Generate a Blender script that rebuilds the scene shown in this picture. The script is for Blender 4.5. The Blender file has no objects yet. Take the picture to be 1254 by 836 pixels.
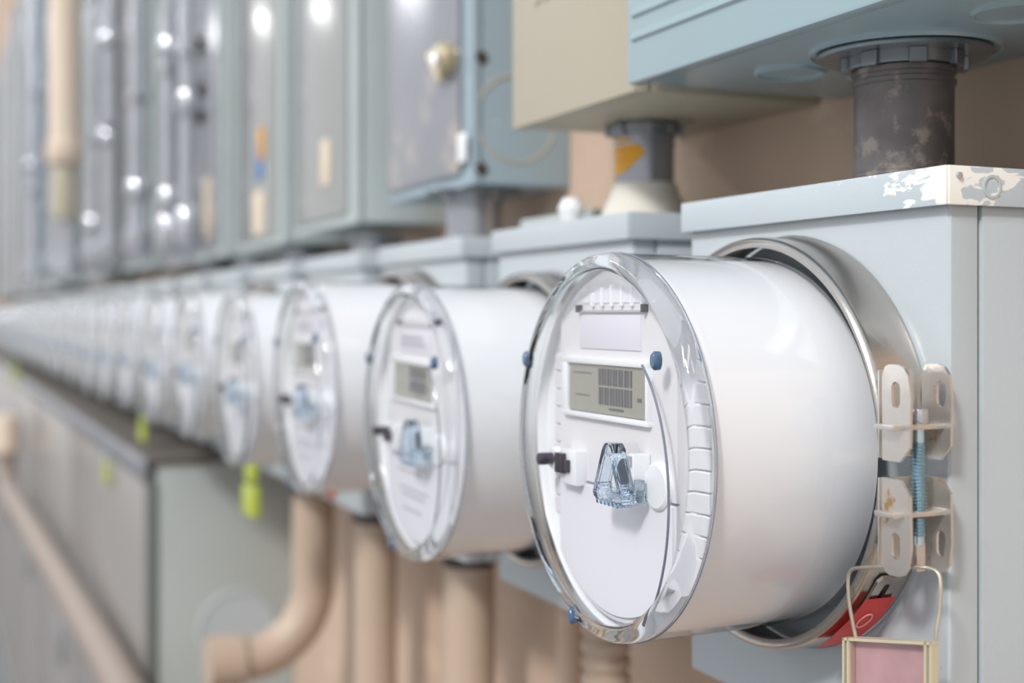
import bpy, bmesh, math, random
from mathutils import Vector, Matrix
random.seed(7)
SC = bpy.context.scene
COL = SC.collection
PI = math.pi
H = 1.5                      # camera height; the meter row hangs just below it

# ------------------------------------------------------------------ camera
cam_d = bpy.data.cameras.new('camera')
cam = bpy.data.objects.new('camera', cam_d); COL.objects.link(cam)
cam.location = (0, 0, H)
cam.rotation_euler = (PI/2, 0, math.radians(65.92))
cam_d.sensor_width = 36
cam_d.lens = 36*1600/1254
cam_d.shift_y = -33/1254
cam_d.clip_start = .02
cam_d.dof.use_dof = True
cam_d.dof.focus_distance = .553
cam_d.dof.aperture_fstop = 5.2
SC.camera = cam

# ------------------------------------------------------------------ view
SC.view_settings.view_transform = 'Standard'
SC.view_settings.look = 'None'
SC.view_settings.gamma = 1
SC.view_settings.exposure = 0.02

# ------------------------------------------------------------------ sky
W = bpy.data.worlds.new('sky'); SC.world = W; W.use_nodes = True
nt = W.node_tree; nt.nodes.clear()
out = nt.nodes.new('ShaderNodeOutputWorld'); bg = nt.nodes.new('ShaderNodeBackground')
tc = nt.nodes.new('ShaderNodeTexCoord'); sep = nt.nodes.new('ShaderNodeSeparateXYZ')
rp = nt.nodes.new('ShaderNodeValToRGB')
rp.color_ramp.elements[0].position = 0.0; rp.color_ramp.elements[0].color = (.72, .71, .71, 1)
rp.color_ramp.elements[1].position = 1.0; rp.color_ramp.elements[1].color = (.78, .88, 1.0, 1)
e = rp.color_ramp.elements.new(.30); e.color = (.93, .95, 1.0, 1)
nt.links.new(tc.outputs['Generated'], sep.inputs[0]); nt.links.new(sep.outputs[2], rp.inputs[0])
nt.links.new(rp.outputs[0], bg.inputs[0]); bg.inputs[1].default_value = 1.02
nt.links.new(bg.outputs[0], out.inputs[0])

# ------------------------------------------------------------------ sun
sd = bpy.data.lights.new('sun', 'SUN'); sun = bpy.data.objects.new('sun', sd); COL.objects.link(sun)
sd.energy = 2.1; sd.angle = math.radians(7); sd.color = (1, .97, .93)
sun.rotation_euler = Vector((.46, -.66, .64)).to_track_quat('Z', 'Y').to_euler()
sun.location = (1, -2, 4)

# ------------------------------------------------------------------ fluorescent ceiling fittings of the bay (out of frame, seen in reflections)
for lx, ly, rz in ((-7.6, -1.75, PI/2), (-3.4, -1.6, PI/2), (.4, -1.5, PI/2)):
    ad = bpy.data.lights.new('tube_lamp', 'AREA'); al = bpy.data.objects.new('tube_lamp', ad); COL.objects.link(al)
    ad.shape = 'RECTANGLE'; ad.size = 1.5; ad.size_y = .16; ad.energy = 26; ad.color = (1, .99, .97)
    al.location = (lx, ly, 3.2); al.rotation_euler = (0, 0, rz)

# ------------------------------------------------------------------ materials
def lin(c):
    return tuple(((v/255)/12.92 if v/255 <= .04045 else ((v/255+.055)/1.055)**2.4) for v in c) + (1,)

def mat(name, rgb, rough=.5, metal=0, bump=0, bscale=200, spots=None, samt=.0, sscale=30, var=.06, vscale=12, coat=0, vstretch=None):
    m = bpy.data.materials.new(name); m.use_nodes = True
    n = m.node_tree.nodes; l = m.node_tree.links
    b = n['Principled BSDF']
    b.inputs['Roughness'].default_value = rough; b.inputs['Metallic'].default_value = metal
    if coat: b.inputs['Coat Weight'].default_value = coat; b.inputs['Coat Roughness'].default_value = .08
    t = n.new('ShaderNodeTexCoord')
    src = t.outputs['Object']
    if vstretch:
        mp = n.new('ShaderNodeMapping'); mp.inputs['Scale'].default_value = vstretch
        l.new(src, mp.inputs[0]); src = mp.outputs[0]
    nz = n.new('ShaderNodeTexNoise'); nz.inputs['Scale'].default_value = vscale; nz.inputs['Detail'].default_value = 6
    l.new(src, nz.inputs['Vector'])
    mx = n.new('ShaderNodeMix'); mx.data_type = 'RGBA'
    c = lin(rgb)
    mx.inputs['A'].default_value = tuple(max(0, v*(1-var*1.6)) for v in c[:3])+(1,)
    mx.inputs['B'].default_value = tuple(min(1, v*(1+var*1.6)) for v in c[:3])+(1,)
    l.new(nz.outputs[0], mx.inputs['Factor'])
    res = mx.outputs['Result']
    if spots:
        n2 = n.new('ShaderNodeTexNoise'); n2.inputs['Scale'].default_value = sscale; n2.inputs['Detail'].default_value = 8
        n2.inputs['Roughness'].default_value = .65
        l.new(src, n2.inputs['Vector'])
        r = n.new('ShaderNodeValToRGB'); r.color_ramp.elements[0].position = 1-samt-.04; r.color_ramp.elements[1].position = 1-samt+.03
        l.new(n2.outputs[0], r.inputs[0])
        m2 = n.new('ShaderNodeMix'); m2.data_type = 'RGBA'; l.new(r.outputs[0], m2.inputs['Factor'])
        l.new(res, m2.inputs['A']); m2.inputs['B'].default_value = lin(spots); res = m2.outputs['Result']
    l.new(res, b.inputs['Base Color'])
    if bump:
        n3 = n.new('ShaderNodeTexNoise'); n3.inputs['Scale'].default_value = bscale; n3.inputs['Detail'].default_value = 4
        l.new(src, n3.inputs['Vector'])
        bp = n.new('ShaderNodeBump'); bp.inputs['Strength'].default_value = bump; bp.inputs['Distance'].default_value = .001
        l.new(n3.outputs[0], bp.inputs['Height']); l.new(bp.outputs[0], b.inputs['Normal'])
    return m

def clear(name, tint=(1, 1, 1), rough=.03, ior=1.49, thin=True, gain=1.0):
    m = bpy.data.materials.new(name); m.use_nodes = True
    n = m.node_tree.nodes; l = m.node_tree.links
    o = n['Material Output']
    n.remove(n['Principled BSDF'])
    if thin:                                     # thin walled clear plastic: fresnel reflection over straight transmission
        tr = n.new('ShaderNodeBsdfTransparent'); tr.inputs[0].default_value = tint+(1,)
        gl = n.new('ShaderNodeBsdfGlossy'); gl.inputs['Roughness'].default_value = rough
        fr = n.new('ShaderNodeFresnel'); fr.inputs[0].default_value = ior
        mu = n.new('ShaderNodeMath'); mu.operation = 'MULTIPLY'; mu.inputs[1].default_value = gain; mu.use_clamp = True
        mx = n.new('ShaderNodeMixShader')
        ge = n.new('ShaderNodeNewGeometry')       # same reflectance from both sides of the wall
        ix = n.new('ShaderNodeMapRange'); ix.inputs['To Min'].default_value = ior; ix.inputs['To Max'].default_value = 1/ior
        l.new(ge.outputs['Backfacing'], ix.inputs['Value']); l.new(ix.outputs[0], fr.inputs[0])
        l.new(fr.outputs[0], mu.inputs[0]); l.new(mu.outputs[0], mx.inputs[0]); l.new(tr.outputs[0], mx.inputs[1]); l.new(gl.outputs[0], mx.inputs[2])
        l.new(mx.outputs[0], o.inputs[0])
    else:
        g = n.new('ShaderNodeBsdfGlass'); g.inputs['Color'].default_value = tint+(1,)
        g.inputs['Roughness'].default_value = rough; g.inputs['IOR'].default_value = ior
        l.new(g.outputs[0], o.inputs[0])
    return m

MT = dict(
 white=mat('white_housing_plastic', (229, 231, 235), .38, var=.01, coat=.5),
 plate=mat('off_white_plastic', (216, 215, 219), .45, var=.012),
 panel=mat('panel_plastic', (222, 222, 229), .4, var=.012),
 label=mat('lavender_paper', (213, 211, 222), .6, var=.02),
 lcd=mat('lcd_glass', (144, 144, 132), .25, var=.05, vscale=60, coat=.5),
 lcd_ink=mat('lcd_segment', (92, 92, 98), .4, var=.03),
 black=mat('black_plastic', (52, 44, 58), .35, var=.1),
 slot=mat('dark_slot', (70, 72, 76), .6),
 print=mat('grey_print', (176, 174, 180), .6),
 blue=mat('blue_tinted_stud', (62, 92, 124), .15, var=.15, vscale=300, coat=1),
 clear=clear('clear_cover', (.985, .988, .99), .04),
 rim=clear('clear_rim', (.97, .98, .985), .01, 1.46, thin=False),
 lever=clear('clear_lever', (.90, .95, .99), .01, 1.5, thin=False),
 seam=mat('rim_seam', (104, 110, 128), .2, var=.1, coat=1),
 box=mat('pale_blue_grey_paint', (178, 187, 192), .34, bump=.12, bscale=500, spots=(150, 150, 135), samt=.27, sscale=45, var=.03, coat=.2),
 lid=None,
 boxg=mat('pale_green_grey_paint', (180, 190, 190), .4, bump=.12, bscale=500, spots=(160, 150, 125), samt=.3, sscale=25, var=.05),
 teal=mat('pale_teal_paint', (152, 174, 181), .25, bump=.05, bscale=300, var=.02, coat=.3),
 beige=mat('beige_paint', (178, 170, 152), .45, bump=.15, bscale=300, spots=(150, 130, 105), samt=.3, sscale=16, var=.04),
 bluebox=mat('dusty_blue_paint', (152, 170, 180), .35, bump=.1, var=.05, spots=(205, 210, 212), samt=.34, sscale=9),
 galv=mat('galvanised_steel', (190, 193, 198), .14, .75, bump=.1, bscale=120, var=.12, vscale=35),
 galvd=mat('weathered_steel', (158, 161, 168), .22, .6, bump=.1, bscale=90, var=.16, vscale=8, spots=(205, 195, 185), samt=.36, sscale=7),
 conduit=mat('mottled_dark_zinc', (112, 106, 106), .42, .45, bump=.25, bscale=160, spots=(150, 140, 132), samt=.44, sscale=75, var=.3, vscale=60),
 nut=mat('zinc_nut', (140, 145, 150), .3, .8, var=.15, vscale=60),
 steel=mat('brushed_steel', (186, 180, 174), .24, .95, bump=.08, bscale=250, var=.06, vscale=40, spots=(160, 140, 118), samt=.28, sscale=40),
 steel2=mat('stained_steel_bracket', (206, 202, 197), .30, .8, bump=.15, bscale=300, var=.08, vscale=90, spots=(190, 150, 105), samt=.36, sscale=90),
 zinc=mat('blue_zinc_screw', (190, 212, 222), .2, .9, var=.08, vscale=120),
 wire=mat('brass_wire', (196, 188, 174), .3, .8, var=.15, vscale=150),
 seal=clear('pink_seal_plastic', (.97, .90, .91), .12, 1.49, gain=2.0),
 sealb=mat('pink_seal_card', (206, 186, 186), .5, var=.22, vscale=60),
 sealedge=mat('yellowed_seal_edge', (192, 184, 156), .3, var=.08),
 red=mat('red_vinyl', (214, 52, 44), .4, var=.08),
 redp=mat('white_marker', (240, 180, 175), .5),
 yellow=mat('yellow_sticker', (224, 158, 22), .45, var=.08, vscale=60),
 lime=mat('lime_plastic', (178, 190, 76), .35, var=.05),
 pipe=mat('tan_painted_pipe', (184, 164, 146), .45, bump=.1, bscale=120, var=.06, vscale=10),
 pipe2=mat('pale_beige_pipe', (214, 196, 178), .4, var=.05),
 pipe3=mat('dull_pinkish_pipe', (146, 132, 122), .5, var=.06),
 cabtop=mat('dark_cabinet_top', (92, 86, 80), .6, var=.12, vscale=8),  # top sheet coloured darker than the cabinet sides and doors
 cabf=mat('dull_grey_door', (146, 142, 138), .22, bump=.08, bscale=200, var=.06, vscale=3),
 dark=mat('dark_fitting', (78, 72, 70), .45, .4, var=.15),
 brass=mat('brass_lock', (196, 182, 150), .3, .6, var=.1),
 cream=mat('cream_sticker', (222, 205, 180), .5, var=.12, vscale=40),
 bluest=mat('blue_sticker', (70, 120, 180), .5),
 putty=mat('white_duct_putty', (206, 202, 192), .7, bump=.5, bscale=60, var=.08),
 cab=mat('grey_cabinet_paint', (150, 152, 151), .16, bump=.08, bscale=200, var=.05, vscale=4),
 cabside=mat('grey_green_cabinet_side', (168, 175, 173), .42, bump=.1, var=.06, vscale=6),
 cabd=mat('dark_cabinet_edge', (96, 102, 98), .45, var=.08),
 wall=mat('tan_stucco', (196, 172, 152), .8, bump=.7, bscale=45, var=.09, vscale=5, spots=(210, 186, 164), samt=.4, sscale=12, vstretch=(1, 1, 1.6)),
 floor=mat('concrete_floor', (118, 117, 117), .7, bump=.3, bscale=30, var=.08, vscale=3),
)

def lid_mat():
    m = mat('chipped_lid_paint', (180, 190, 196), .32, bump=.12, bscale=500, var=.03, spots=(168, 160, 140), samt=.28, sscale=60, coat=.2)
    n = m.node_tree.nodes; l = m.node_tree.links; b = n['Principled BSDF']
    old = b.inputs['Base Color'].links[0].from_socket
    t = n.new('ShaderNodeTexCoord')
    mp = n.new('ShaderNodeMapping'); mp.inputs['Rotation'].default_value = (0, .6, 0); mp.inputs['Scale'].default_value = (1, 1, 2.4)
    l.new(t.outputs['Object'], mp.inputs[0])
    nz = n.new('ShaderNodeTexNoise'); nz.inputs['Scale'].default_value = 85; nz.inputs['Detail'].default_value = 5; nz.inputs['Distortion'].default_value = .6
    l.new(mp.outputs[0], nz.inputs['Vector'])
    # wear is densest at the front right corner and the upper edge of the lid
    d = n.new('ShaderNodeVectorMath'); d.operation = 'DISTANCE'; d.inputs[1].default_value = (.1, -.126, -.001)
    l.new(t.outputs['Object'], d.inputs[0])
    mr = n.new('ShaderNodeMapRange'); mr.inputs['From Min'].default_value = .005; mr.inputs['From Max'].default_value = .055
    mr.inputs['To Min'].default_value = .22; mr.inputs['To Max'].default_value = -.12
    l.new(d.outputs['Value'], mr.inputs['Value'])
    sp = n.new('ShaderNodeSeparateXYZ'); l.new(t.outputs['Object'], sp.inputs[0])
    mr2 = n.new('ShaderNodeMapRange'); mr2.inputs['From Min'].default_value = -.016; mr2.inputs['From Max'].default_value = 0
    mr2.inputs['To Min'].default_value = -.05; mr2.inputs['To Max'].default_value = .05
    l.new(sp.outputs[2], mr2.inputs['Value'])
    a1 = n.new('ShaderNodeMath'); a1.operation = 'ADD'; l.new(nz.outputs[0], a1.inputs[0]); l.new(mr.outputs[0], a1.inputs[1])
    a2 = n.new('ShaderNodeMath'); a2.operation = 'ADD'; l.new(a1.outputs[0], a2.inputs[0]); l.new(mr2.outputs[0], a2.inputs[1])
    r = n.new('ShaderNodeValToRGB'); r.color_ramp.elements[0].position = .60; r.color_ramp.elements[1].position = .63
    l.new(a2.outputs[0], r.inputs[0])
    mx = n.new('ShaderNodeMix'); mx.data_type = 'RGBA'; l.new(r.outputs[0], mx.inputs['Factor']); l.new(old, mx.inputs['A'])
    mx.inputs['B'].default_value = lin((232, 230, 224)); l.new(mx.outputs['Result'], b.inputs['Base Color'])
    return m
MT['lid'] = lid_mat()

# ------------------------------------------------------------------ mesh builder
class MB:
    def __init__(s): s.bm = bmesh.new()
    def box(s, a, b, bev=0, seg=2):
        lo = [min(p, q) for p, q in zip(a, b)]; hi = [max(p, q) for p, q in zip(a, b)]
        r = bmesh.ops.create_cube(s.bm, size=1)
        for v in r['verts']:
            v.co = Vector([lo[i]+(v.co[i]+.5)*(hi[i]-lo[i]) for i in range(3)])
        if bev:
            es = list({e for v in r['verts'] for e in v.link_edges})
            bmesh.ops.bevel(s.bm, geom=es, offset=bev, segments=seg, affect='EDGES', profile=.6)
        return s
    def rev(s, prof, c=(0, 0, 0), axis='Y', seg=64, closed=False, a0=0, a1=2*PI):
        """revolve (radius, along-axis) pairs about an axis through c"""
        full = abs(a1-a0-2*PI) < 1e-6
        n = seg if full else seg+1
        c = Vector(c); rings = []
        def pt(r, t, a):
            ca, sa = math.cos(a)*r, math.sin(a)*r
            return c + (Vector((ca, t, sa)) if axis == 'Y' else Vector((ca, sa, t)) if axis == 'Z' else Vector((t, ca, sa)))
        for r, t in prof:
            if r < 1e-6: rings.append([s.bm.verts.new(pt(0, t, 0))]*n)
            else: rings.append([s.bm.verts.new(pt(r, t, a0+(a1-a0)*i/seg)) for i in range(n)])
        pairs = list(zip(rings, rings[1:]))
        if closed: pairs.append((rings[-1], rings[0]))
        for A, B in pairs:
            for i in range(n if full else n-1):
                j = (i+1) % n
                q = []
                for v in (A[i], A[j], B[j], B[i]):
                    if v not in q: q.append(v)
                if len(q) > 2:
                    try: s.bm.faces.new(q)
                    except ValueError: pass
        if not full and closed:
            for i in (0, n-1):
                try: s.bm.faces.new([R[i] for R in rings])
                except ValueError: pass
        return s
    def cyl(s, p0, p1, r0, r1=None, seg=20, cap=True):
        r1 = r0 if r1 is None else r1
        p0, p1 = Vector(p0), Vector(p1); d = (p1-p0).normalized()
        u = d.orthogonal().normalized(); w = d.cross(u)
        A = [s.bm.verts.new(p0+(u*math.cos(2*PI*i/seg)+w*math.sin(2*PI*i/seg))*r0) for i in range(seg)]
        B = [s.bm.verts.new(p1+(u*math.cos(2*PI*i/seg)+w*math.sin(2*PI*i/seg))*r1) for i in range(seg)]
        for i in range(seg): s.bm.faces.new([A[i], A[(i+1) % seg], B[(i+1) % seg], B[i]])
        if cap: s.bm.faces.new(A[::-1]); s.bm.faces.new(B)
        return s
    def tube(s, pts, r, seg=10, closed=False):
        pts = [Vector(p) for p in pts]; n = len(pts); rings = []
        prev = None
        for i, p in enumerate(pts):
            a = pts[i-1] if (i or closed) else p; b = pts[(i+1) % n] if (i < n-1 or closed) else p
            t = (b-a).normalized()
            if prev is None: u = t.orthogonal().normalized()
            else: u = (prev-t*prev.dot(t)).normalized()
            prev = u; w = t.cross(u)
            rr = r[i] if isinstance(r, (list, tuple)) else r
            rings.append([s.bm.verts.new(p+(u*math.cos(2*PI*k/seg)+w*math.sin(2*PI*k/seg))*rr) for k in range(seg)])
        for i in range(n if closed else n-1):
            A, B = rings[i], rings[(i+1) % n]
            for k in range(seg): s.bm.faces.new([A[k], A[(k+1) % seg], B[(k+1) % seg], B[k]])
        if not closed: s.bm.faces.new(rings[0][::-1]); s.bm.faces.new(rings[-1])
        return s
    def extrude_poly(s, poly, axis_f, t0, t1):
        """poly: 2-D outline, axis_f(u, v, t) -> point"""
        A = [s.bm.verts.new(axis_f(u, v, t0)) for u, v in poly]; B = [s.bm.verts.new(axis_f(u, v, t1)) for u, v in poly]
        n = len(poly)
        for i in range(n): s.bm.faces.new([A[i], A[(i+1) % n], B[(i+1) % n], B[i]])
        s.bm.faces.new(A[::-1]); s.bm.faces.new(B)
        return s
    def holed(s, outer, hole, axis_f, t0, t1):
        n = len(hole)
        cx = sum(p[0] for p in hole)/n; cy = sum(p[1] for p in hole)/n
        def ray(a):
            dx, dy = math.cos(a), math.sin(a); best = None
            for (x0, y0), (x1, y1) in zip(outer, outer[1:]+outer[:1]):
                ex, ey = x1-x0, y1-y0; den = dx*ey-dy*ex
                if abs(den) < 1e-12: continue
                t = ((x0-cx)*ey-(y0-cy)*ex)/den; q = ((x0-cx)*dy-(y0-cy)*dx)/den
                if t > 0 and -1e-9 <= q <= 1+1e-9 and (best is None or t > best): best = t
            return (cx+dx*best, cy+dy*best)
        # angles of hole points plus outer corners share one fan
        angs = sorted({round(math.atan2(y-cy, x-cx), 6) for x, y in list(hole)+list(outer)})
        def rayin(a):
            dx, dy = math.cos(a), math.sin(a); best = None
            for (x0, y0), (x1, y1) in zip(hole, hole[1:]+hole[:1]):
                ex, ey = x1-x0, y1-y0; den = dx*ey-dy*ex
                if abs(den) < 1e-14: continue
                t = ((x0-cx)*ey-(y0-cy)*ex)/den; q = ((x0-cx)*dy-(y0-cy)*dx)/den
                if t > 0 and -1e-6 <= q <= 1+1e-6 and (best is None or t > best): best = t
            return (cx+dx*best, cy+dy*best)
        O = [ray(a) for a in angs]; I = [rayin(a) for a in angs]; n = len(angs)
        v = {}
        for k, L in (('O', O), ('I', I)):
            for t in (0, 1): v[k, t] = [s.bm.verts.new(axis_f(x, y, (t0, t1)[t])) for x, y in L]
        for i in range(n):
            j = (i+1) % n
            s.bm.faces.new([v['O', 0][i], v['O', 0][j], v['I', 0][j], v['I', 0][i]])
            s.bm.faces.new([v['O', 1][j], v['O', 1][i], v['I', 1][i], v['I', 1][j]])
            s.bm.faces.new([v['O', 0][j], v['O', 0][i], v['O', 1][i], v['O', 1][j]])
            s.bm.faces.new([v['I', 0][i], v['I', 0][j], v['I', 1][j], v['I', 1][i]])
        return s
    def mesh(s, name, m, ang=35):
        bmesh.ops.recalc_face_normals(s.bm, faces=s.bm.faces[:])
        me = bpy.data.meshes.new(name); s.bm.to_mesh(me); s.bm.free()
        me.polygons.foreach_set('use_smooth', [True]*len(me.polygons)); me.set_sharp_from_angle(angle=math.radians(ang))
        me.materials.append(MT[m]); return me
    def ob(s, name, m, parent=None, ang=35):
        o = bpy.data.objects.new(name, s.mesh(name, m, ang)); COL.objects.link(o); o.parent = parent; return o

def link(name, me, parent=None, loc=(0, 0, 0)):
    o = bpy.data.objects.new(name, me); COL.objects.link(o); o.parent = parent; o.location = loc; return o
def tag(o, label=None, cat=None, group=None, kind=None):
    for k, v in (('label', label), ('category', cat), ('group', group), ('kind', kind)):
        if v: o[k] = v
    return o
def thing(name, label, cat, loc, group=None, rotz=0):
    o = bpy.data.objects.new(name, None); o.empty_display_size = .02; COL.objects.link(o)
    o.location = loc; o.rotation_euler = (0, 0, rotz); return tag(o, label, cat, group)
def copy_tree(o, parent=None):
    c = o.copy(); COL.objects.link(c); c.parent = parent
    for ch in list(o.children): copy_tree(ch, c)
    return c
def rot_y(o, a): o.rotation_euler[1] = a; return o
def slot_pts(cx, cy, w, h, n=10):
    r = w/2; P = []
    for i in range(n+1): a = PI*i/n; P.append((cx+r*math.cos(a), cy+h/2-r+r*math.sin(a)))
    for i in range(n+1): a = PI+PI*i/n; P.append((cx+r*math.cos(a), cy-h/2+r+r*math.sin(a)))
    return P
XZ = lambda u, v, t: Vector((u, t, v))
YZ = lambda u, v, t: Vector((t, u, v))
XY = lambda u, v, t: Vector((u, v, t))

# ------------------------------------------------------------------ the setting
YW = .50
tag(MB().box((-24, YW, 0), (3, YW+.15, 6)).ob('wall_back', 'wall'), kind='structure')
tag(MB().box((-24, -6, -.05), (3, YW+.15, 0)).ob('floor', 'floor'), kind='structure')

# ------------------------------------------------------------------ electric meter (local y = 0 at the back, front pane at -.090)
def make_meter(detail):
    t = thing('electric_meter', None, 'meter', (0, 0, 0))
    # white cylindrical housing, open rim round the recessed face
    MB().rev([(.0, -.0002), (.0842, -.0002), (.0842, -.010), (.0840, -.020), (.0838, -.074), (.0836, -.0785), (.0829, -.0795), (.0822, -.0785), (.0817, -.075), (.0800, -.0745), (.0, -.0745)], seg=96).ob('housing', 'white', t, 40)
    # face plate, raised
    al = math.acos(.0550/.0785)
    def disc(r, xr):
        q = math.acos(min(1, xr/r)); L = [q+(PI-2*q)*i/40 for i in range(41)]
        return [(r*math.cos(a), r*math.sin(a)) for a in L]+[(r*math.cos(a+PI), r*math.sin(a+PI)) for a in L]
    MB().extrude_poly(disc(.0785, .0555), XZ, -.0740, -.0795).ob('face_plate', 'plate', t, 30)
    f = -.0795
    # lower half panel, slightly proud
    P = [(.0535, -.0210)]+[(x, z) for x, z in disc(.0760, .0535) if z < -.0210][::-1]+[(-.0535, -.0210)]; P = [P[0]]+sorted(P[1:-1], key=lambda p: -p[0])+[P[-1]]
    MB().extrude_poly(P, XZ, f, f-.0012).ob('lower_panel', 'panel', t)
    MB().box((-.0555, f-.0003, -.0200), (.0555, f+.001, -.0190)).ob('panel_groove', 'seam', t)
    # clear cover: front pane and side wall
    MB().rev([(.0858, -.0002), (.0860, -.014), (.0868, -.0800)], seg=128).ob('cover_side', 'clear', t, 60)
    MB().rev([(.0, -.0880), (.0800, -.0880)], seg=96).ob('cover_pane', 'clear', t, 60)
    # solid clear rim round the pane
    MB().rev([(.0790, -.0886), (.0808, -.0896), (.0830, -.0894), (.0850, -.0882), (.0864, -.0862), (.0868, -.0838), (.0868, -.0808),
              (.0848, -.0806), (.0842, -.0830), (.0830, -.0850), (.0812, -.0864), (.0790, -.0870)], seg=128, closed=True).ob('cover_rim', 'rim', t, 60)
    MB().rev([(.0868, -.0804), (.0872, -.0801), (.0868, -.0798), (.0864, -.0801)], seg=128, closed=True).ob('rim_seam', 'seam', t, 60)
    # moulded ridge on the inside of the pane, right half
    R = [(.0110+.050*math.cos(a), -.0868, -.018+.078*math.sin(a)*.86) for a in [math.radians(-52+108*i/40) for i in range(41)]]
    MB().tube(R, .0006, 8).ob('cover_ridge', 'seam', t)
    # display
    fr = MB()
    x0, x1, z0, z1 = -.0530, .0308, .0108, .0392
    w = .0032
    fr.box((x0, f+.001, z1-w), (x1, f-.0026, z1), .0006).box((x0, f+.001, z0), (x1, f-.0026, z0+w*.8), .0006)
    fr.box((x0, f+.001, z0+w*.7), (x0+w*1.8, f-.0026, z1-w*.9), .0006).box((x1-w*.7, f+.001, z0+w*.7), (x1, f-.0026, z1-w*.9), .0006)
    fo = fr.ob('display_frame', 'white', t)
    MB().box((x0+.006, f+.0008, z0+.003), (x1-.002, f-.0012, z1-.003)).ob('screen', 'lcd', fo)
    ink = MB()
    if detail > 0:
        for row in (0, 1):
            zb, zt = ((.0268, .0343), (.0180, .0258))[row]
            for k in range(12):
                xx = -.0165+k*.0027+.0002*math.sin(k*3+row)
                ink.box((xx, f-.0012, zb), (xx+.0016, f-.0015, zt))
        ink.box((-.006, f-.0012, .0158), (.007, f-.0015, .0168))
        ink.box((-.043, f-.0012, .0316), (-.024, f-.00145, .0320)).box((-.040, f-.0012, .0212), (-.026, f-.00145, .0216)).box((.020, f-.0012, .0210), (.0235, f-.00145, .0226))
    else: ink.box((-.0165, f-.0012, .018), (.0155, f-.0015, .0343))
    ink.ob('digits', 'lcd_ink', fo)
    # name label
    MB().box((-.0372, f+.0005, .0432), (.0212, f-.0006, .0585), .0002).ob('label_plate', 'label', t)
    # vent fins above the label
    fb = MB().extrude_poly([(.0735*math.sin(a), .0735*math.cos(a)) for a in [math.radians(-29+58*i/16) for i in range(17)]] , XZ, f, f-.0004).ob('vent', 'panel', t)
    MB().box((-.036, f-.0003, .0600), (.027, f-.0012, .0609)).ob('slot', 'print', fb)
    for k in range(6):
        xx = -.0235+k*.0094; zt = math.sqrt(.0728**2-xx*xx)
        MB().box((xx-.0009, f, .0625), (xx+.0009, f-.0018, zt), .0003, 1).ob('fin', 'white', fb)
    for xx in (-.0365, .0265): MB().box((xx-.0008, f, .0600), (xx+.0008, f-.0030, .0635)).ob('clip', 'slot', fb)
    # controls
    c = MB().rev([(.0, f-.0035), (.0050, f-.0035), (.0058, f-.002), (.0058, f)], (-.0622, 0, -.0115), seg=24).ob('button_collar', 'white', t)
    MB().rev([(.0, -.0110+f), (.0026, -.0108+f), (.0030, -.010+f), (.0030, -.003+f)], (-.0622, 0, -.0115), seg=20).ob('button', 'black', c)
    pb = MB().box((-.0480, f+.0005, -.0215), (-.0310, f-.0060, -.0050), .0008).ob('port_block', 'white', t)
    MB().box((-.0490, f-.0055, -.0165), (-.0410, f-.0085, -.0070), .0004).box((-.0410, f-.0055, -.0155), (-.0365, f-.0078, -.0098), .0003).ob('port', 'black', pb)
    # reset lever: white boss, black spindle, clear triangular loop
    bo = MB().rev([(.0, f-.0030), (.0090, f-.0030), (.0102, f-.002), (.0105, f)], (.0275, 0, -.0165), seg=36).ob('lever_boss', 'white', t)
    MB().box((.0130, f, -.0190), (.0190, f-.0085, -.0035), .001).ob('lever_block', 'white', bo)
    MB().cyl((.008, f, -.0130), (.008, f-.0080, -.0130), .0062, seg=20).ob('spindle', 'black', bo)
    def loop(s, z):
        A = [(-.0025, .0105), (.0035, .0105), (.0045, .0085), (.0130, -.0085), (.0118, -.0115), (-.0105, -.0115), (-.0118, -.0085), (-.0040, .0085)]
        return [(.0075+x*s, z+y*s) for x, y in A]
    O = loop(1.15, -.0115); I = loop(.66, -.0120)
    mb = MB(); n = len(O)
    vv = [[mb.bm.verts.new((x, tt, z)) for x, z in L] for L in (O, I) for tt in (f-.0085, f-.0155)]
    for i in range(n):
        j = (i+1) % n
        for A, B in ((0, 1), (1, 3), (3, 2), (2, 0)): mb.bm.faces.new([vv[A][i], vv[A][j], vv[B][j], vv[B][i]])
    bmesh.ops.bevel(mb.bm, geom=mb.bm.edges[:], offset=.0007, segments=2, affect='EDGES')
    lv = mb.ob('lever_loop', 'lever', bo)
    MB().box((.0185, f-.0045, -.0240), (.0225, f-.0085, -.0140), .001).ob('lever_foot', 'lever', bo)
    for k in range(6): MB().cyl((-.001+k*.0036, f-.0155, -.0253), (-.001+k*.0036, f-.0085, -.0253), .0010, seg=8).ob('grip_ridge', 'lever', bo)
    for nm in ('display_frame', 'label_plate', 'vent', 'button_collar', 'port_block'):
        for o in t.children:
            if o.name.split('.')[0] == nm: o.location.x += .004
    bo.location.x += .0145; bo.location.z += .003
    # blue rivets in the rim
    for x, z in ((-.0770, .0370), (.0530, .0400), (-.0250, -.0830)):
        r = math.hypot(x, z); r2 = .0848 if r > .07 else r
        x, z = (x/r*r2, z/r*r2) if r > .07 else (x, z)
        rv = MB().rev([(.0, -.0018), (.0018, -.0016), (.0024, -.0006), (.0024, .0020), (.0, .0026)], (0, 0, 0), seg=16).ob('rivet', 'blue', t)
        rv.location = (x, -.0885, z); rv.scale = (1, 1, 1.65)
    # moulded cells round the recess (they show on the nearest meters only)
    if detail > 0:
        for sx in (1, -1):
            for k in range(12):
                z = .0440-k*.0088
                wd = min(.0100, math.sqrt(.0800**2-(abs(z)+.004)**2)-.0595)
                if wd < .002: continue
                MB().box((sx*.0595, -.0740, z-.00415), (sx*(.0595+wd), -.0762, z+.00415), .0005, 1).ob('cell', 'plate', t)
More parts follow.
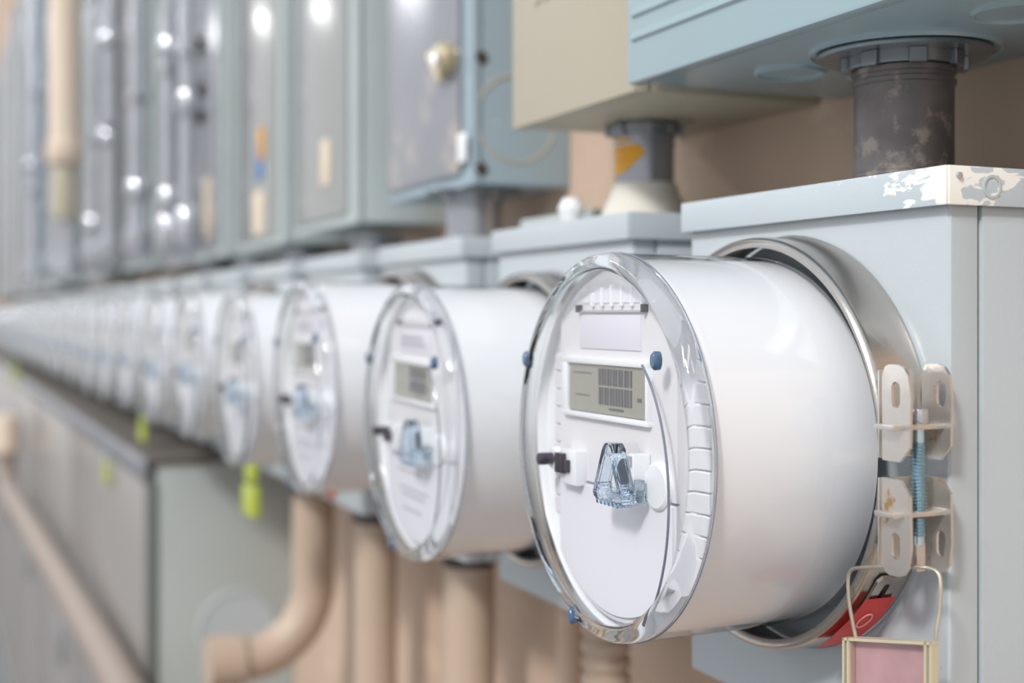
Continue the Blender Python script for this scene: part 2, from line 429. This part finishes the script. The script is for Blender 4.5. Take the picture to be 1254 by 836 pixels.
    if detail == 2:       # printed lines of the second meter's face
        mb = MB()
        for z, a, b in ((-.030, -.030, .020), (-.034, -.034, .010), (-.045, -.030, .024), (-.049, -.026, .018), (-.058, -.024, .012), (.052, -.03, .01), (.048, -.03, .015)):
            mb.box((a, f-.0011, z), (b, f-.0015, z+.0016))
        mb.ob('print_lines', 'print', t)
    return t

# ------------------------------------------------------------------ clamp ring with screw brackets (local origin on the meter axis, y = 0 at the box face)
def make_ring(detail):
    t = thing('clamp_ring', None, 'clamp', (0, 0, 0))
    g = math.radians(4)
    prof = [(.0915, -.0190), (.0915, -.0235), (.0924, -.0245), (.0945, -.0250), (.0958, -.0240), (.0964, -.0215), (.0966, -.0060), (.0978, -.0030), (.0970, .0),
            (.0955, -.0035), (.0950, -.0210), (.0945, -.0228), (.0932, -.0224), (.0925, -.0190)]
    MB().rev(prof, seg=120, closed=True, a0=g, a1=2*PI-g).ob('band', 'steel', t, 40)
    if not detail: 
        MB().box((.0955, -.026, -.030), (.112, -.004, -.004), .002).box((.0955, -.026, .006), (.112, -.004, .036), .002).ob('bracket', 'steel2', t)
        return t
    for up in (1, -1):
        z0 = .0015 if up > 0 else -.0055; 
        b = bpy.data.objects.new('bracket', None); COL.objects.link(b); b.parent = t; b.empty_display_size = .01
        def plate(y, out, rnd):
            # flange outline in (x, z): z measured from the gap outwards
            O = [(.0975, .000), (.1080, .000), (out, .006), (out+.0006, .026), (out-.001, .0345), (out-.0035, .0375), (out-.007, .0385), (.1015, .0385), (.0990, .0375), (.0975, .034)]
            O = [(x, z*up+z0) for x, z in O]
            Hh = slot_pts(.1055 if rnd else .1085, (.0265)*up+z0, .0052, .0105)
            return MB().holed([(q[0]+.002, q[1]) for q in O], [(q[0]+.002, q[1]) for q in Hh], XZ, y, y+.0013)
        plate(-.0285, .1135, True).ob('flange', 'steel2', b)
        plate(-.0085, .1138, False).ob('flange', 'steel2', b)
        # web that hugs the band
        za, zb = sorted((z0+.0005*up, z0+.036*up))
        MB().box((.0966, -.0285, za), (.0978, -.0075, zb), .0004).ob('web', 'steel2', b)
        zt = .0138*up+z0
        MB().box((.1005, -.0335, zt-.0011), (.1125, -.0045, zt+.0011), .0005).ob('cross_tab', 'steel2', b)
    # screw
    x, y = .1085, -.0180
    s = MB().cyl((x, y, -.032), (x, y, .016), .0024, seg=16)
    for k in range(27):
        z = -.0285+k*.0014
        s.rev([(.0024, z), (.0036, z+.0006), (.0024, z+.0012)], (x, y, 0), 'Z', 16)
    so = s.ob('screw', 'zinc', t)
    MB().rev([(.0, .0225), (.0036, .0222), (.0042, .0205), (.0042, .0165), (.0038, .0157), (.0, .0157)], (x, y, 0), 'Z', 20).ob('screw_head', 'galv', so)
    MB().box((x-.0016, y-.0022, -.0425), (x+.0016, y+.0022, -.031), .0004).ob('screw_tip', 'steel2', so)
    # pressed loop with a slot low on the band
    a = math.radians(-37)
    lo = MB().holed([(-.0050, -.011), (.0050, -.011), (.0058, -.008), (.0058, .009), (.0040, .0115), (-.0040, .0115), (-.0058, .009), (-.0058, -.008)], slot_pts(0, 0, .0034, .015), YZ, 0, .0014).ob('pressed_loop', 'steel', t)
    lo.location = (.0968*math.cos(a), -.0120, .0968*math.sin(a)); lo.rotation_euler = (0, -a, 0)
    return t

# ------------------------------------------------------------------ socket box (local origin: box centre x, back at the wall, z = top)
def make_socket(detail):
    t = thing('meter_socket_box', None, 'electrical box', (0, 0, 0)); LM = 'lid' if detail == 2 else 'box'
    hw = .0975; yf = -.125
    MB().box((-hw, yf, -.250), (hw, yf+.016, -.004), .0025, 3).ob('front_panel', 'box', t)
    b = MB().box((-hw+.0012, yf+.0168, -.250), (hw+.0005, -.0005, -.004), .0012)
    b.ob('body', 'box', t)
    # lid: top sheet with folded lips and open corner seam
    MB().box((-hw-.0025, yf-.0035, -.0018), (hw+.0035, 0, 0), .0006).ob('lid', LM, t)
    lid = t.children[-1]
    MB().box((-hw-.0025, yf-.0045, -.0158), (hw+.0030, yf-.0028, 0), .0006).ob('front_lip', LM, lid)
    MB().box((hw+.0018, yf-.0032, -.0158), (hw+.0036, -.001, 0), .0006).ob('side_lip', LM, lid)
    MB().box((-hw-.0030, yf-.0032, -.0158), (-hw-.0014, -.001, 0), .0006).ob('side_lip', LM, lid)
    if detail == 2:
        MB().rev([(.0036, 0), (.0036, .0004), (.0044, .0006), (.0050, .0004), (.0050, 0)], (hw+.0036, yf+.0190, -.0080), 'X', 24).ob('embossed_mark', 'boxg', t)
        MB().rev([(.0, .0004), (.026, .0004), (.0268, .0012), (.0276, .0)], (hw+.0006, yf+.073, -.196), 'X', 40).ob('knockout', 'box', t)
        MB().rev([(0, 0), (.0014, 0), (.0012, .0012), (0, .0014)], (hw+.0036, yf+.0015, -.004), 'X', 12).ob('screw', 'galv', t)
    return t

PITCH = .259
AX = -.513
ORD = ['nearest', 'second', 'third', 'fourth', 'fifth', 'sixth', 'seventh', 'eighth', 'ninth', 'tenth', 'eleventh', 'twelfth']
dz = [0, -.0085, 0, -.005, .001, -.003, .002, 0]
protos = {}
def inst(kind, maker, det, first={}):
    key = (kind, det)
    if key not in protos:
        protos[key] = maker(det); return protos[key]
    return copy_tree(protos[key])
NM = 24
for k in range(NM):
    x = AX-PITCH*k
    z = H-.059+(dz[k] if k < 8 else .003*math.sin(k*2.1))
    m = inst('meter', make_meter, 1 if k == 0 else 2 if k < 3 else 0)
    m.location = (x-.0055, .362, z); m['group'] = 'white electric meters in a row along the wall'
    m.rotation_euler = (0, (0, .02, -.015, .02)[k % 4], math.radians(-.6))
    r = inst('ring', make_ring, 1 if k < 3 else 0)
    r.scale = (.985, 1, .985); r.location = (x+.002, .3738, H-.059+(z-H+.059)); r['group'] = 'steel rings clamping the meters'
    s = inst('socket', make_socket, 2 if k == 0 else 1 if k < 3 else 0)
    s.location = (x+.008, .4995, H+.0597); s['group'] = 'pale painted socket boxes behind the meters'
    if k == 0:
        m['label'] = 'large sharp white electric meter under clear domed cover with olive display'
        r['label'] = 'steel clamp ring with slotted brackets and long screw round the nearest meter'
        s['label'] = 'pale blue grey socket box with chipped white lid corner behind nearest meter'
    elif k < 12:
        m['label'] = f'white electric meter with clear cover, {ORD[k]} from the near end of the row'
        r['label'] = f'steel clamp ring round the {ORD[k]} meter from the near end'
        s['label'] = f'pale grey socket box carrying the {ORD[k]} meter from the near end'
    else:
        m['label'] = 'small blurred electric meter beyond the twelfth towards the far end of row'
        r['label'] = 'small blurred clamp ring beyond the twelfth towards the far end of row'
        s['label'] = 'small blurred socket box beyond the twelfth towards the far end of row'

# ------------------------------------------------------------------ short conduit nipples between lower and upper boxes
def nipple(x, z1, label, r=.0237, mt='conduit', flange=True, y=.435):
    t = thing('conduit_nipple', label, 'conduit', (x, y, H+.0600), 'short steel conduits joining lower and upper boxes')
    h = z1-.0600
    MB().rev([(.0, .0005), (r, .0005), (r, .006), (r+.0004, .0065), (r+.0004, .0085), (r, .009), (r, h-.017), (r+.0010, h-.0165), (r+.0010, h-.0145), (r, h-.014), (r, h-.012), (r+.0010, h-.0115), (r+.0010, h-.009), (r, h-.0085), (r, h-.001)], (0, 0, 0), 'Z', 48).ob('pipe', mt, t)
    nb = MB().rev([(r, h-.0085), (r+.0040, h-.0085), (r+.0045, h-.0080), (r+.0045, h-.0025), (r, h-.0025)], (0, 0, 0), 'Z', 48)
    nb.ob('locknut', 'nut', t)
    lk = t.children[-1]
    me = MB().box((r+.0030, -.0042, h-.0095), (r+.0068, .0042, h-.0022), .0006, 1).mesh('lug', 'nut')
    for i in range(8):
        o = link('lug', me, lk); o.rotation_euler = (0, 0, 2*PI*i/8+.3)
    if flange: MB().rev([(r, h-.0024), (r+.0170, h-.0026), (r+.0184, h-.0014), (r+.0180, h-.0006), (r, h-.0006)], (0, 0, 0), 'Z', 64).ob('washer', 'nut', t)
    return t
n1 = nipple(-.5045, .1275, 'thick mottled dark steel conduit between nearest socket box and pale teal box')
n2 = nipple(-.757, .1275, 'steel conduit with yellow sticker standing below the beige box', mt='galvd', flange=False, r=.0195)
# yellow sticker wrapped round the pipe, pointed end
mb = MB(); N = 12
rr = .0199
top = []; bot = []
for i in range(N+1):
    u = i/N; a = math.radians(-150+u*122)
    hh = .0125*(1-max(0, (u-.55)/.45)**1.5)+.0004
    zc = .046-.002*(1-u)
    top.append(mb.bm.verts.new((rr*math.cos(a), rr*math.sin(a), zc+hh))); bot.append(mb.bm.verts.new((rr*math.cos(a), rr*math.sin(a), zc-hh)))
for i in range(N): mb.bm.faces.new([top[i], top[i+1], bot[i+1], bot[i]])
so = mb.ob('sticker', 'yellow', n2); so['label'] = 'yellow pointed sticker'
tag(MB().rev([(.0197, .027), (.0210, .026), (.0235, .018), (.028, .009), (.031, .0), (.0197, .0)], (0, 0, 0), 'Z', 28).ob('duct_putty', 'putty'), 'lump of white putty round conduit foot on second socket box', 'putty').location = (-.757, .435, H+.0602)
nipple(-1.055, .1080, 'dull steel conduit below the blue grey box with brass lock', mt='galvd', r=.024)
for i, x in enumerate((-1.33, -1.62, -1.90, -2.17)):
    nipple(x, .085, f'blurred dull steel conduit, {["fourth","fifth","sixth","seventh"][i]} from the near end', mt='galvd', flange=False)

# bits lying on the second box
tag(MB().box((-.062, -.012, 0), (.062, .012, .0145), .001).ob('metal_strip', 'boxg'), 'loose pale metal strip lying on second socket box lid', 'metal strip').location = (-.880, .440, H+.0602)
tag(MB().rev([(.0, .021), (.006, .019), (.0095, .012), (.006, .001), (0, 0)], (0, 0, 0), 'Z', 20).ob('plastic_plug', 'white'), 'small round white plug lying on second socket box lid', 'plug').location = (-.800, .402, H+.0602)

# ------------------------------------------------------------------ upper boxes
def upper(name, label, x0, x1, yf, z0, mbody, mdoor=None, z1=.75, group='switch boxes mounted above the meters', edge=.022):
    """local origin: left end, wall plane, underside"""
    t = thing(name, label, 'electrical box', (x0, .4995, H+z0), group)
    w = x1-x0; yy = yf-.4995; hh = z1-z0
    MB().box((0, yy+edge*.55, 0), (w, 0, hh), .002).ob('body', mbody, t)
    if mdoor:
        MB().box((-.001, yy+.004, -.001), (w+.001, yy+edge*.55-.001, hh), .0015).ob('door_frame', mbody, t)
        MB().box((.006, yy, .010), (w-edge, yy+.0038, hh-.01), .001).ob('door', mdoor, t)
    else:
        MB().box((-.0015, yy, -.0012), (w+.0015, yy+edge*.5, hh), .002).ob('cover', mbody, t)
    return t
def knock(t, x, y, r, side=False, m='teal'):
    if side: return MB().rev([(r-.0008, 0), (r-.0004, .0008), (r+.0006, .001), (r+.0016, 0)], (x, y[0], y[1]), 'X', 48).ob('knockout', m, t)
    return MB().rev([(0, -.0004), (r-.002, -.0004), (r-.0016, -.0016), (r, -.0018), (r+.0006, 0)], (x, y, 0), 'Z', 48).ob('knockout', m, t)

u1 = upper('disconnect_box', 'pale teal steel box with ribbed front overhanging the nearest meter', -.6345, -.30, .354, .1285, 'teal', edge=.02)
w1 = .3345
for k in range(9):
    z = .0210+k*.0130
    MB().extrude_poly([(-.1455, z), (-.1455-.0018, z+.0012), (-.1455-.0018, z+.0040), (-.1455, z+.0052)], YZ, .006, w1-.004).ob('rib', 'teal', u1)
for x, y, r in ((.062, -.082, .0185), (.2165, -.078, .019)): knock(u1, x, y, r)
u1n = knock(u1, .130, -.0645, .046)

u2 = upper('beige_switch_box', 'plain beige steel box between the teal box and the blue grey box', -.822, -.655, .368, .1285, 'beige')
kn = knock(u2, .062, -.06, .03, m='beige')
mb = MB().rev([(.006, 0), (.0064, -.0006), (.0072, 0)], (.040, -.1320, .083), seg=20).rev([(.006, 0), (.0064, -.0006), (.0072, 0)], (.054, -.1320, .083), seg=20)
mb.ob('embossed_mark', 'beige', u2)

u3 = upper('blue_switch_box', 'dusty blue box with grey metal door and brass lock tab', -1.212, -.997, .406, .1085, 'bluebox', 'galvd')
lk = MB().rev([(.0, -.012), (.011, -.012), (.014, -.009), (.014, 0), (.0, 0)], (.176, -.094, .108), seg=24).ob('lock', 'brass', u3)
MB().extrude_poly([(.140, .118), (.172, .122), (.182, .100), (.170, .088)], XZ, -.103, -.098).ob('lock_tab', 'brass', lk)
MB().rev([(.0, -.015), (.006, -.015), (.006, -.010), (0, -.010)], (.176, -.094, .108), seg=16).ob('lock_core', 'galv', lk)
knock(u3, .2151, (-.050, .055), .036, True, 'beige')
for zz in (.012, .104): MB().rev([(0, .002), (.005, .0015), (.006, 0)], (.2151, -.082, zz), 'X', 16).ob('bolt', 'dark', u3)
MB().box((.196, -.0955, .018), (.214, -.0945, .042), .0003).ob('paint_patch', 'white', u3)

u4 = upper('green_switch_box', 'pale green box with grey door and small cream label, left of blue box', -1.515, -1.285, .395, .095, 'boxg', 'cab')
MB().box((.120, -.1062, .045), (.150, -.1048, .095), .0003).ob('sticker', 'cream', u4)
u5 = upper('green_switch_box', 'pale green box whose grey door has a blue and yellow sticker', -1.80, -1.565, .39, .0885, 'boxg', 'cab')
MB().box((.115, -.1112, .085), (.150, -.1098, .130), .0003).ob('sticker', 'bluest', u5)
MB().box((.130, -.1116, .110), (.160, -.1113, .150), .0003).ob('sticker', 'yellow', u5)
MB().box((.100, -.1112, .015), (.150, -.1098, .070), .0003).ob('sticker', 'cream', u5)
u6 = upper('green_switch_box', 'blurred grey green box with cream label, third of the green boxes', -2.16, -1.885, .385, .086, 'boxg', 'galvd')
MB().box((.150, -.1162, .03), (.200, -.1148, .12), .0003).ob('sticker', 'cream', u6)
for zz in (.22, .26, .33): MB().cyl((.12, -.115, zz), (.12, -.130, zz), .012, seg=14).ob('knob', 'dark', u6)
farm = [('galvd', 'galvd'), ('boxg', 'cab'), ('galvd', 'galv'), ('cab', 'galvd'), ('boxg', 'galvd'), ('galvd', 'cab')]
x = -2.24
for k in range(19):
    w = (.32, .36, .30, .42)[k % 4]; a, b = farm[k % 6]
    if k == 5: a, b = 'bluebox', 'bluebox'
    lab = ['fourth', 'fifth', 'sixth'][k] if k < 3 else None
    u = upper('steel_switch_box', f'blurred grey steel box, {lab} left of the blue box' if lab and False else
              (['blurred dull steel switch box just beyond the green boxes', 'blurred greenish switch box, second beyond the green boxes', 'blurred shiny steel switch box, third beyond the green boxes'][k] if k < 3 else
               'far blurred blue switch box near the far end' if k == 5 else 'far blurred grey switch box high near the far end of wall'),
              x-w, x, .40-.01*(k % 3), .086+.01*(k % 3), a, b, z1=1.5)
    x -= w+.06

# vertical shiny conduits running down in front of the far boxes
for i, (px, y, r, z0, z1) in enumerate(((-2.12, .350, .014, .10, 1.5), (-1.96, .350, .012, .10, 1.5), (-2.42, .345, .016, .10, 1.5), (-2.78, .34, .018, .10, 1.5), (-3.05, .34, .018, .10, 1.5),
                                         (-3.6, .34, .022, .10, 1.5), (-3.9, .335, .025, .12, 1.5), (-4.6, .325, .03, .12, 1.5))):
    t = thing('steel_conduit', ('thin shiny vertical conduit before the third green box', 'thin shiny conduit at the near edge of third green box', 'shiny conduit just beyond the third green box')[i] if i < 3 else 'blurred shiny vertical conduit running down far upper boxes',
              'conduit', (px, y, H+z0), 'shiny vertical conduits over the far boxes')
    MB().cyl((0, 0, .0), (0, 0, z1-z0), r, seg=24).ob('pipe', 'galv', t)
    MB().rev([(0, -.01), (r*.9, -.006), (r*1.5, .01), (r*1.5, .05), (r, .06)], (0, 0, 0), 'Z', 24).ob('fitting', 'galv', t)
    for zz in ((.06, .30), (.19,), (.10,), (.24, .44), (.08,), (.30,), (.16, .5), (.35,))[i]: MB().rev([(r, zz), (r*1.25, zz+.006), (r*1.4, zz+.02), (r*1.25, zz+.036), (r, zz+.042)], (0, 0, 0), 'Z', 24).ob('coupling', 'galv', t)  # rounded couplings added along the conduits to catch glints of light
    for zz in (.28, .6): MB().box((-r*1.5, -r*1.05, zz), (r*1.5, r*1.0, zz+.02), .002).ob('strap', 'galv', t)
# beige pipe hanging at far upper left
t = thing('beige_pipe', 'fat beige vertical pipe ending at mid height, far upper left', 'pipe', (-3.30, .30, H+.36))
MB().rev([(0, 0), (.040, 0), (.044, .006), (.044, .05), (.036, .056), (.036, 1.1), (0, 1.1)], (0, 0, 0), 'Z', 32).ob('pipe', 'pipe2', t)
MB().box((-.05, -.038, .5), (.05, .038, .53), .003).ob('strap', 'galv', t)
MB().rev([(0, -.14), (.028, -.13), (.034, -.10), (.030, .0)], (0, 0, 0), 'Z', 24).ob('reducer', 'beige', t)

# ------------------------------------------------------------------ painted pipes dropping below the socket boxes
def drop(x, label, r=.0225, y=.435, bend=False, collar='dark', top=-.192):
    t = thing('painted_pipe', label, 'pipe', (x, y, H+top), 'tan pipes dropping from the socket boxes')
    MB().rev([(0, 0), (r+.006, 0), (r+.008, -.004), (r+.008, -.012), (r+.002, -.016), (r+.001, -.028), (0, -.028)], (0, 0, 0), 'Z', 32).ob('collar', collar, t)
    if bend:
        P = [(0, 0, -.02), (0, 0, -.14)]
        P += [(0, -.085+.085*math.cos(a), -.14-.085*math.sin(a)) for a in [PI/2*i/12 for i in range(1, 13)]]
        P += [(0, -.105, -.225)]
        MB().tube(P, r, 24).ob('pipe', 'pipe', t)
        MB().cyl((0, -.088, -.225), (0, -.130, -.225), r*1.22, seg=24).ob('coupling', 'pipe', t)
    else:
        MB().cyl((0, 0, -.02), (0, 0, -1.29), r, seg=32).ob('pipe', 'pipe', t)
    return t
drop(-1.066, 'tan painted pipe with dark collar below the third socket box')
drop(-1.330, 'tan painted pipe dropping below the fourth socket box')
drop(-1.575, 'tan pipe below the fifth socket box that bends forward at its foot', bend=True, r=.026)
# ribbed flexible conduit under the second socket box
t = thing('flexible_conduit', 'ribbed tan flexible conduit under the second socket box', 'conduit', (-.812, .435, H-.192))
P = [(.0, 0), (.017, 0)]
for k in range(40):
    z = -.012*k; P += [(.0175, z-.001), (.0175, z-.007), (.0148, z-.0085), (.0148, z-.0105)]
P += [(0, -.49)]
MB().rev(P, (0, 0, 0), 'Z', 28).ob('hose', 'pipe', t)
MB().rev([(0, -.49), (.02, -.49), (.02, -.53), (.016, -.54), (.016, -1.29), (0, -1.29)], (0, 0, 0), 'Z', 28).ob('pipe', 'pipe', t)
# thin wall pipes
for i, xx in enumerate((-1.19, -.97)):
    t = thing('thin_wall_pipe', ['thin brown pipe on the wall between two fat tan pipes', 'thin brown pipe on the wall just right of the collared tan pipe'][i], 'pipe', (xx, .486, H-1.49))
    MB().cyl((0, 0, 0), (0, 0, 1.30), .011, seg=20).ob('pipe', 'wall', t)
    MB().box((-.018, -.013, .9), (.018, .013, .915), .001).ob('strap', 'pipe', t)

# ------------------------------------------------------------------ long cabinet low on the left
cx1, cx0, cyf, czt = -1.92, -9.5, .292, H-.205
t = thing('trough_cabinet', 'long grey steel cabinet running under the far meters', 'cabinet', (cx1, .4995, 0))
L = cx1-cx0
MB().box((-L, cyf-.4995+.008, 0), (0, 0, czt-.01), .003).ob('body', 'cabside', t)
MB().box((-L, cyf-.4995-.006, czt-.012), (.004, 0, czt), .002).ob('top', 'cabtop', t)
tp = t.children[-1]
MB().box((-L, cyf-.4995-.010, czt-.034), (.004, cyf-.4995-.0065, czt-.001), .001).ob('front_lip', 'galvd', tp)
n = 7; pw = (L-.03)/n
for k in range(n):
    d = MB().box((-.030-pw*(k+1)+.012, cyf-.4995-.006, .10), (-.030-pw*k, cyf-.4995+.007, czt-.040), .002).ob('door', 'cabf', t)
    MB().box((-.030-pw*(k+.12), cyf-.4995-.022, .70), (-.030-pw*(k+.10), cyf-.4995-.006, .80), .003).ob('handle', 'galv', d)
MB().box((-.024, cyf-.4995-.004, 0), (.002, cyf-.4995+.010, czt-.036), .003).ob('corner_post', 'cabd', t)
knk = MB().rev([(0, .001), (.050, .001), (.052, .003), (.056, .003), (.058, 0)], (0, -.085, H-.462), 'X', 48).ob('knockout', 'box', t)
# slanting pipe in front of the cabinet
t = thing('rail_pipe', 'blurred beige pipe running along the front of the grey cabinet', 'pipe', (-1.55, .20, 0))
P = [(-2.75, .02, 1.14), (-2.75, .02, 1.03), (-2.73, .02, .985), (-2.60, .02, .975), (-1.9, .03, .978), (-.6, .05, .98), (.35, .05, .98), (.48, .05, .97), (.52, .05, .90), (.52, .05, .0)]
def smooth(P, n=3):
    P = [Vector(p) for p in P]
    for _ in range(n):
        Q = [P[0]]
        for a, b in zip(P, P[1:]): Q += [a*.75+b*.25, a*.25+b*.75]
        P = Q+[P[-1]]
    return P
MB().tube(smooth(P), .028, 20).ob('pipe', 'pipe3', t)
MB().rev([(.028, 0), (.042, .0), (.042, .11), (.0, .12)], (-2.75, .02, 1.08), 'Z', 24).ob('coupling', 'pipe2', t)

# ------------------------------------------------------------------ plastic seals hanging from meter rings
def seal(x, y, z, label, s=1.0, m='lime'):
    t = thing('plastic_seal', label, 'seal', (x, y, z), 'coloured plastic seals hanging from the meters')
    MB().box((-.012*s, -.003*s, -.022*s), (.014*s, .003*s, -.004*s), .0015*s).ob('tag_plate', m, t)
    MB().box((-.006*s, -.003*s, -.002*s), (.009*s, .003*s, .010*s), .002*s).ob('body', m, t)
    MB().tube([(-.004*s, 0, .008*s), (-.006*s, 0, .02*s), (0, 0, .028*s), (.006*s, 0, .02*s), (.005*s, 0, .008*s)], .0009*s, 8).ob('wire', 'zinc', t)
seal(-1.455, .330, H-.183, 'lime green seal hanging between third and fourth meters', 1.9)
seal(-2.06, .300, H-.165, 'lime green seal above the cabinet corner', 1.3)
seal(-2.30, .275, H-.258, 'pale lime seal hanging on the cabinet front', 1.2)
seal(-4.9, .275, H-.19, 'far pale green seal near the end of the cabinet', 2.2)
seal(-1.135, .330, H-.152, 'small red seal hanging by the second meter', .55, 'red')

# ------------------------------------------------------------------ wire seal on the nearest ring
t = thing('wire_seal', 'clear pink seal box hanging from a bent wire on the lower bracket', 'seal', (-.4125, .346, H-.125))
o = Vector(t.location)
Wp = [(-.4318, .348, H-.1345), (-.4325, .347, H-.1290), (-.4345, .346, H-.118), (-.4352, .346, H-.108), (-.4330, .346, H-.1045), (-.4280, .346, H-.1030), (-.4080, .346, H-.0990), (-.3960, .352, H-.0975), (-.3905, .354, H-.0985), (-.3885, .353, H-.104), (-.3880, .352, H-.113), (-.3880, .350, H-.121), (-.3878, .350, H-.1265)]
MB().tube([p-o for p in smooth(Wp, 2)], .0008, 10).ob('wire', 'wire', t)
a = Vector((-.4345, .346, H-.1325)); b = Vector((-.3855, .349, H-.1235))
d = (b-a)/1.0; u = d.normalized(); nrm = Vector((u.y, -u.x, 0)).normalized(); dn = Vector((0, 0, -1))
mb = MB()
def slab(mb, p, e1, e2, e3):
    v = [mb.bm.verts.new(p+e1*i+e2*j+e3*k-o) for i in (0, 1) for j in (0, 1) for k in (0, 1)]
    for f in ((0, 1, 3, 2), (4, 6, 7, 5), (0, 4, 5, 1), (2, 3, 7, 6), (0, 2, 6, 4), (1, 5, 7, 3)): mb.bm.faces.new([v[i] for i in f])
wv = b-a
slab(mb, a+wv*.07+nrm*.0022, wv*.86, dn*.045, nrm*.0006)
mb.ob('window', 'seal', t)
mb = MB(); slab(mb, a+wv*.05-nrm*.0012, wv*.9, dn*.045, nrm*.0008); mb.ob('back_card', 'sealb', t)
mb = MB()
slab(mb, a, wv, dn*.0012, nrm*.0035); 
for q in (0, .055, .92, .975): slab(mb, a+wv*q, wv*.022, dn*.046, nrm*.0035)
mb.ob('frame', 'sealedge', t)
# red tags
mb = MB(); N = 10; R0 = .0976
vv = []
for i in range(N+1):
    an = math.radians(-37-24*i/N); w0 = -.0045; w1 = -.0215+.0*i
    w1 = -.0225+.002*max(0, (N/2-i))/N*2
    vv.append((mb.bm.verts.new((R0*math.cos(an), w0-.0*i, R0*math.sin(an))), mb.bm.verts.new((R0*math.cos(an), w1, R0*math.sin(an)))))
for i in range(N): mb.bm.faces.new([vv[i][0], vv[i+1][0], vv[i+1][1], vv[i][1]])
rs = mb.ob('red_sticker', 'red'); rs.location = (AX+.002, .3738, H-.059); tag(rs, 'red sticker with a handwritten loop on the lower right of nearest clamp ring', 'sticker')
an = math.radians(-46); c = Vector((.0980*math.cos(an), -.013, .0976*math.sin(an)))
tx = Vector((-math.sin(an), 0, math.cos(an)))
MB().tube([c+tx*(.0050*math.cos(q))+Vector((0, .0030*math.sin(q), 0)) for q in [2*PI*i/20 for i in range(20)]], .0004, 6, True).ob('written_loop', 'redp', rs)
tag(MB().box((-.006, -.002, -.04), (.007, .002, 0), .003, 3).ob('red_tag', 'red'), 'red plastic tag peeping out behind the pink seal box', 'tag').location = (-.4395, .3555, H-.1415)
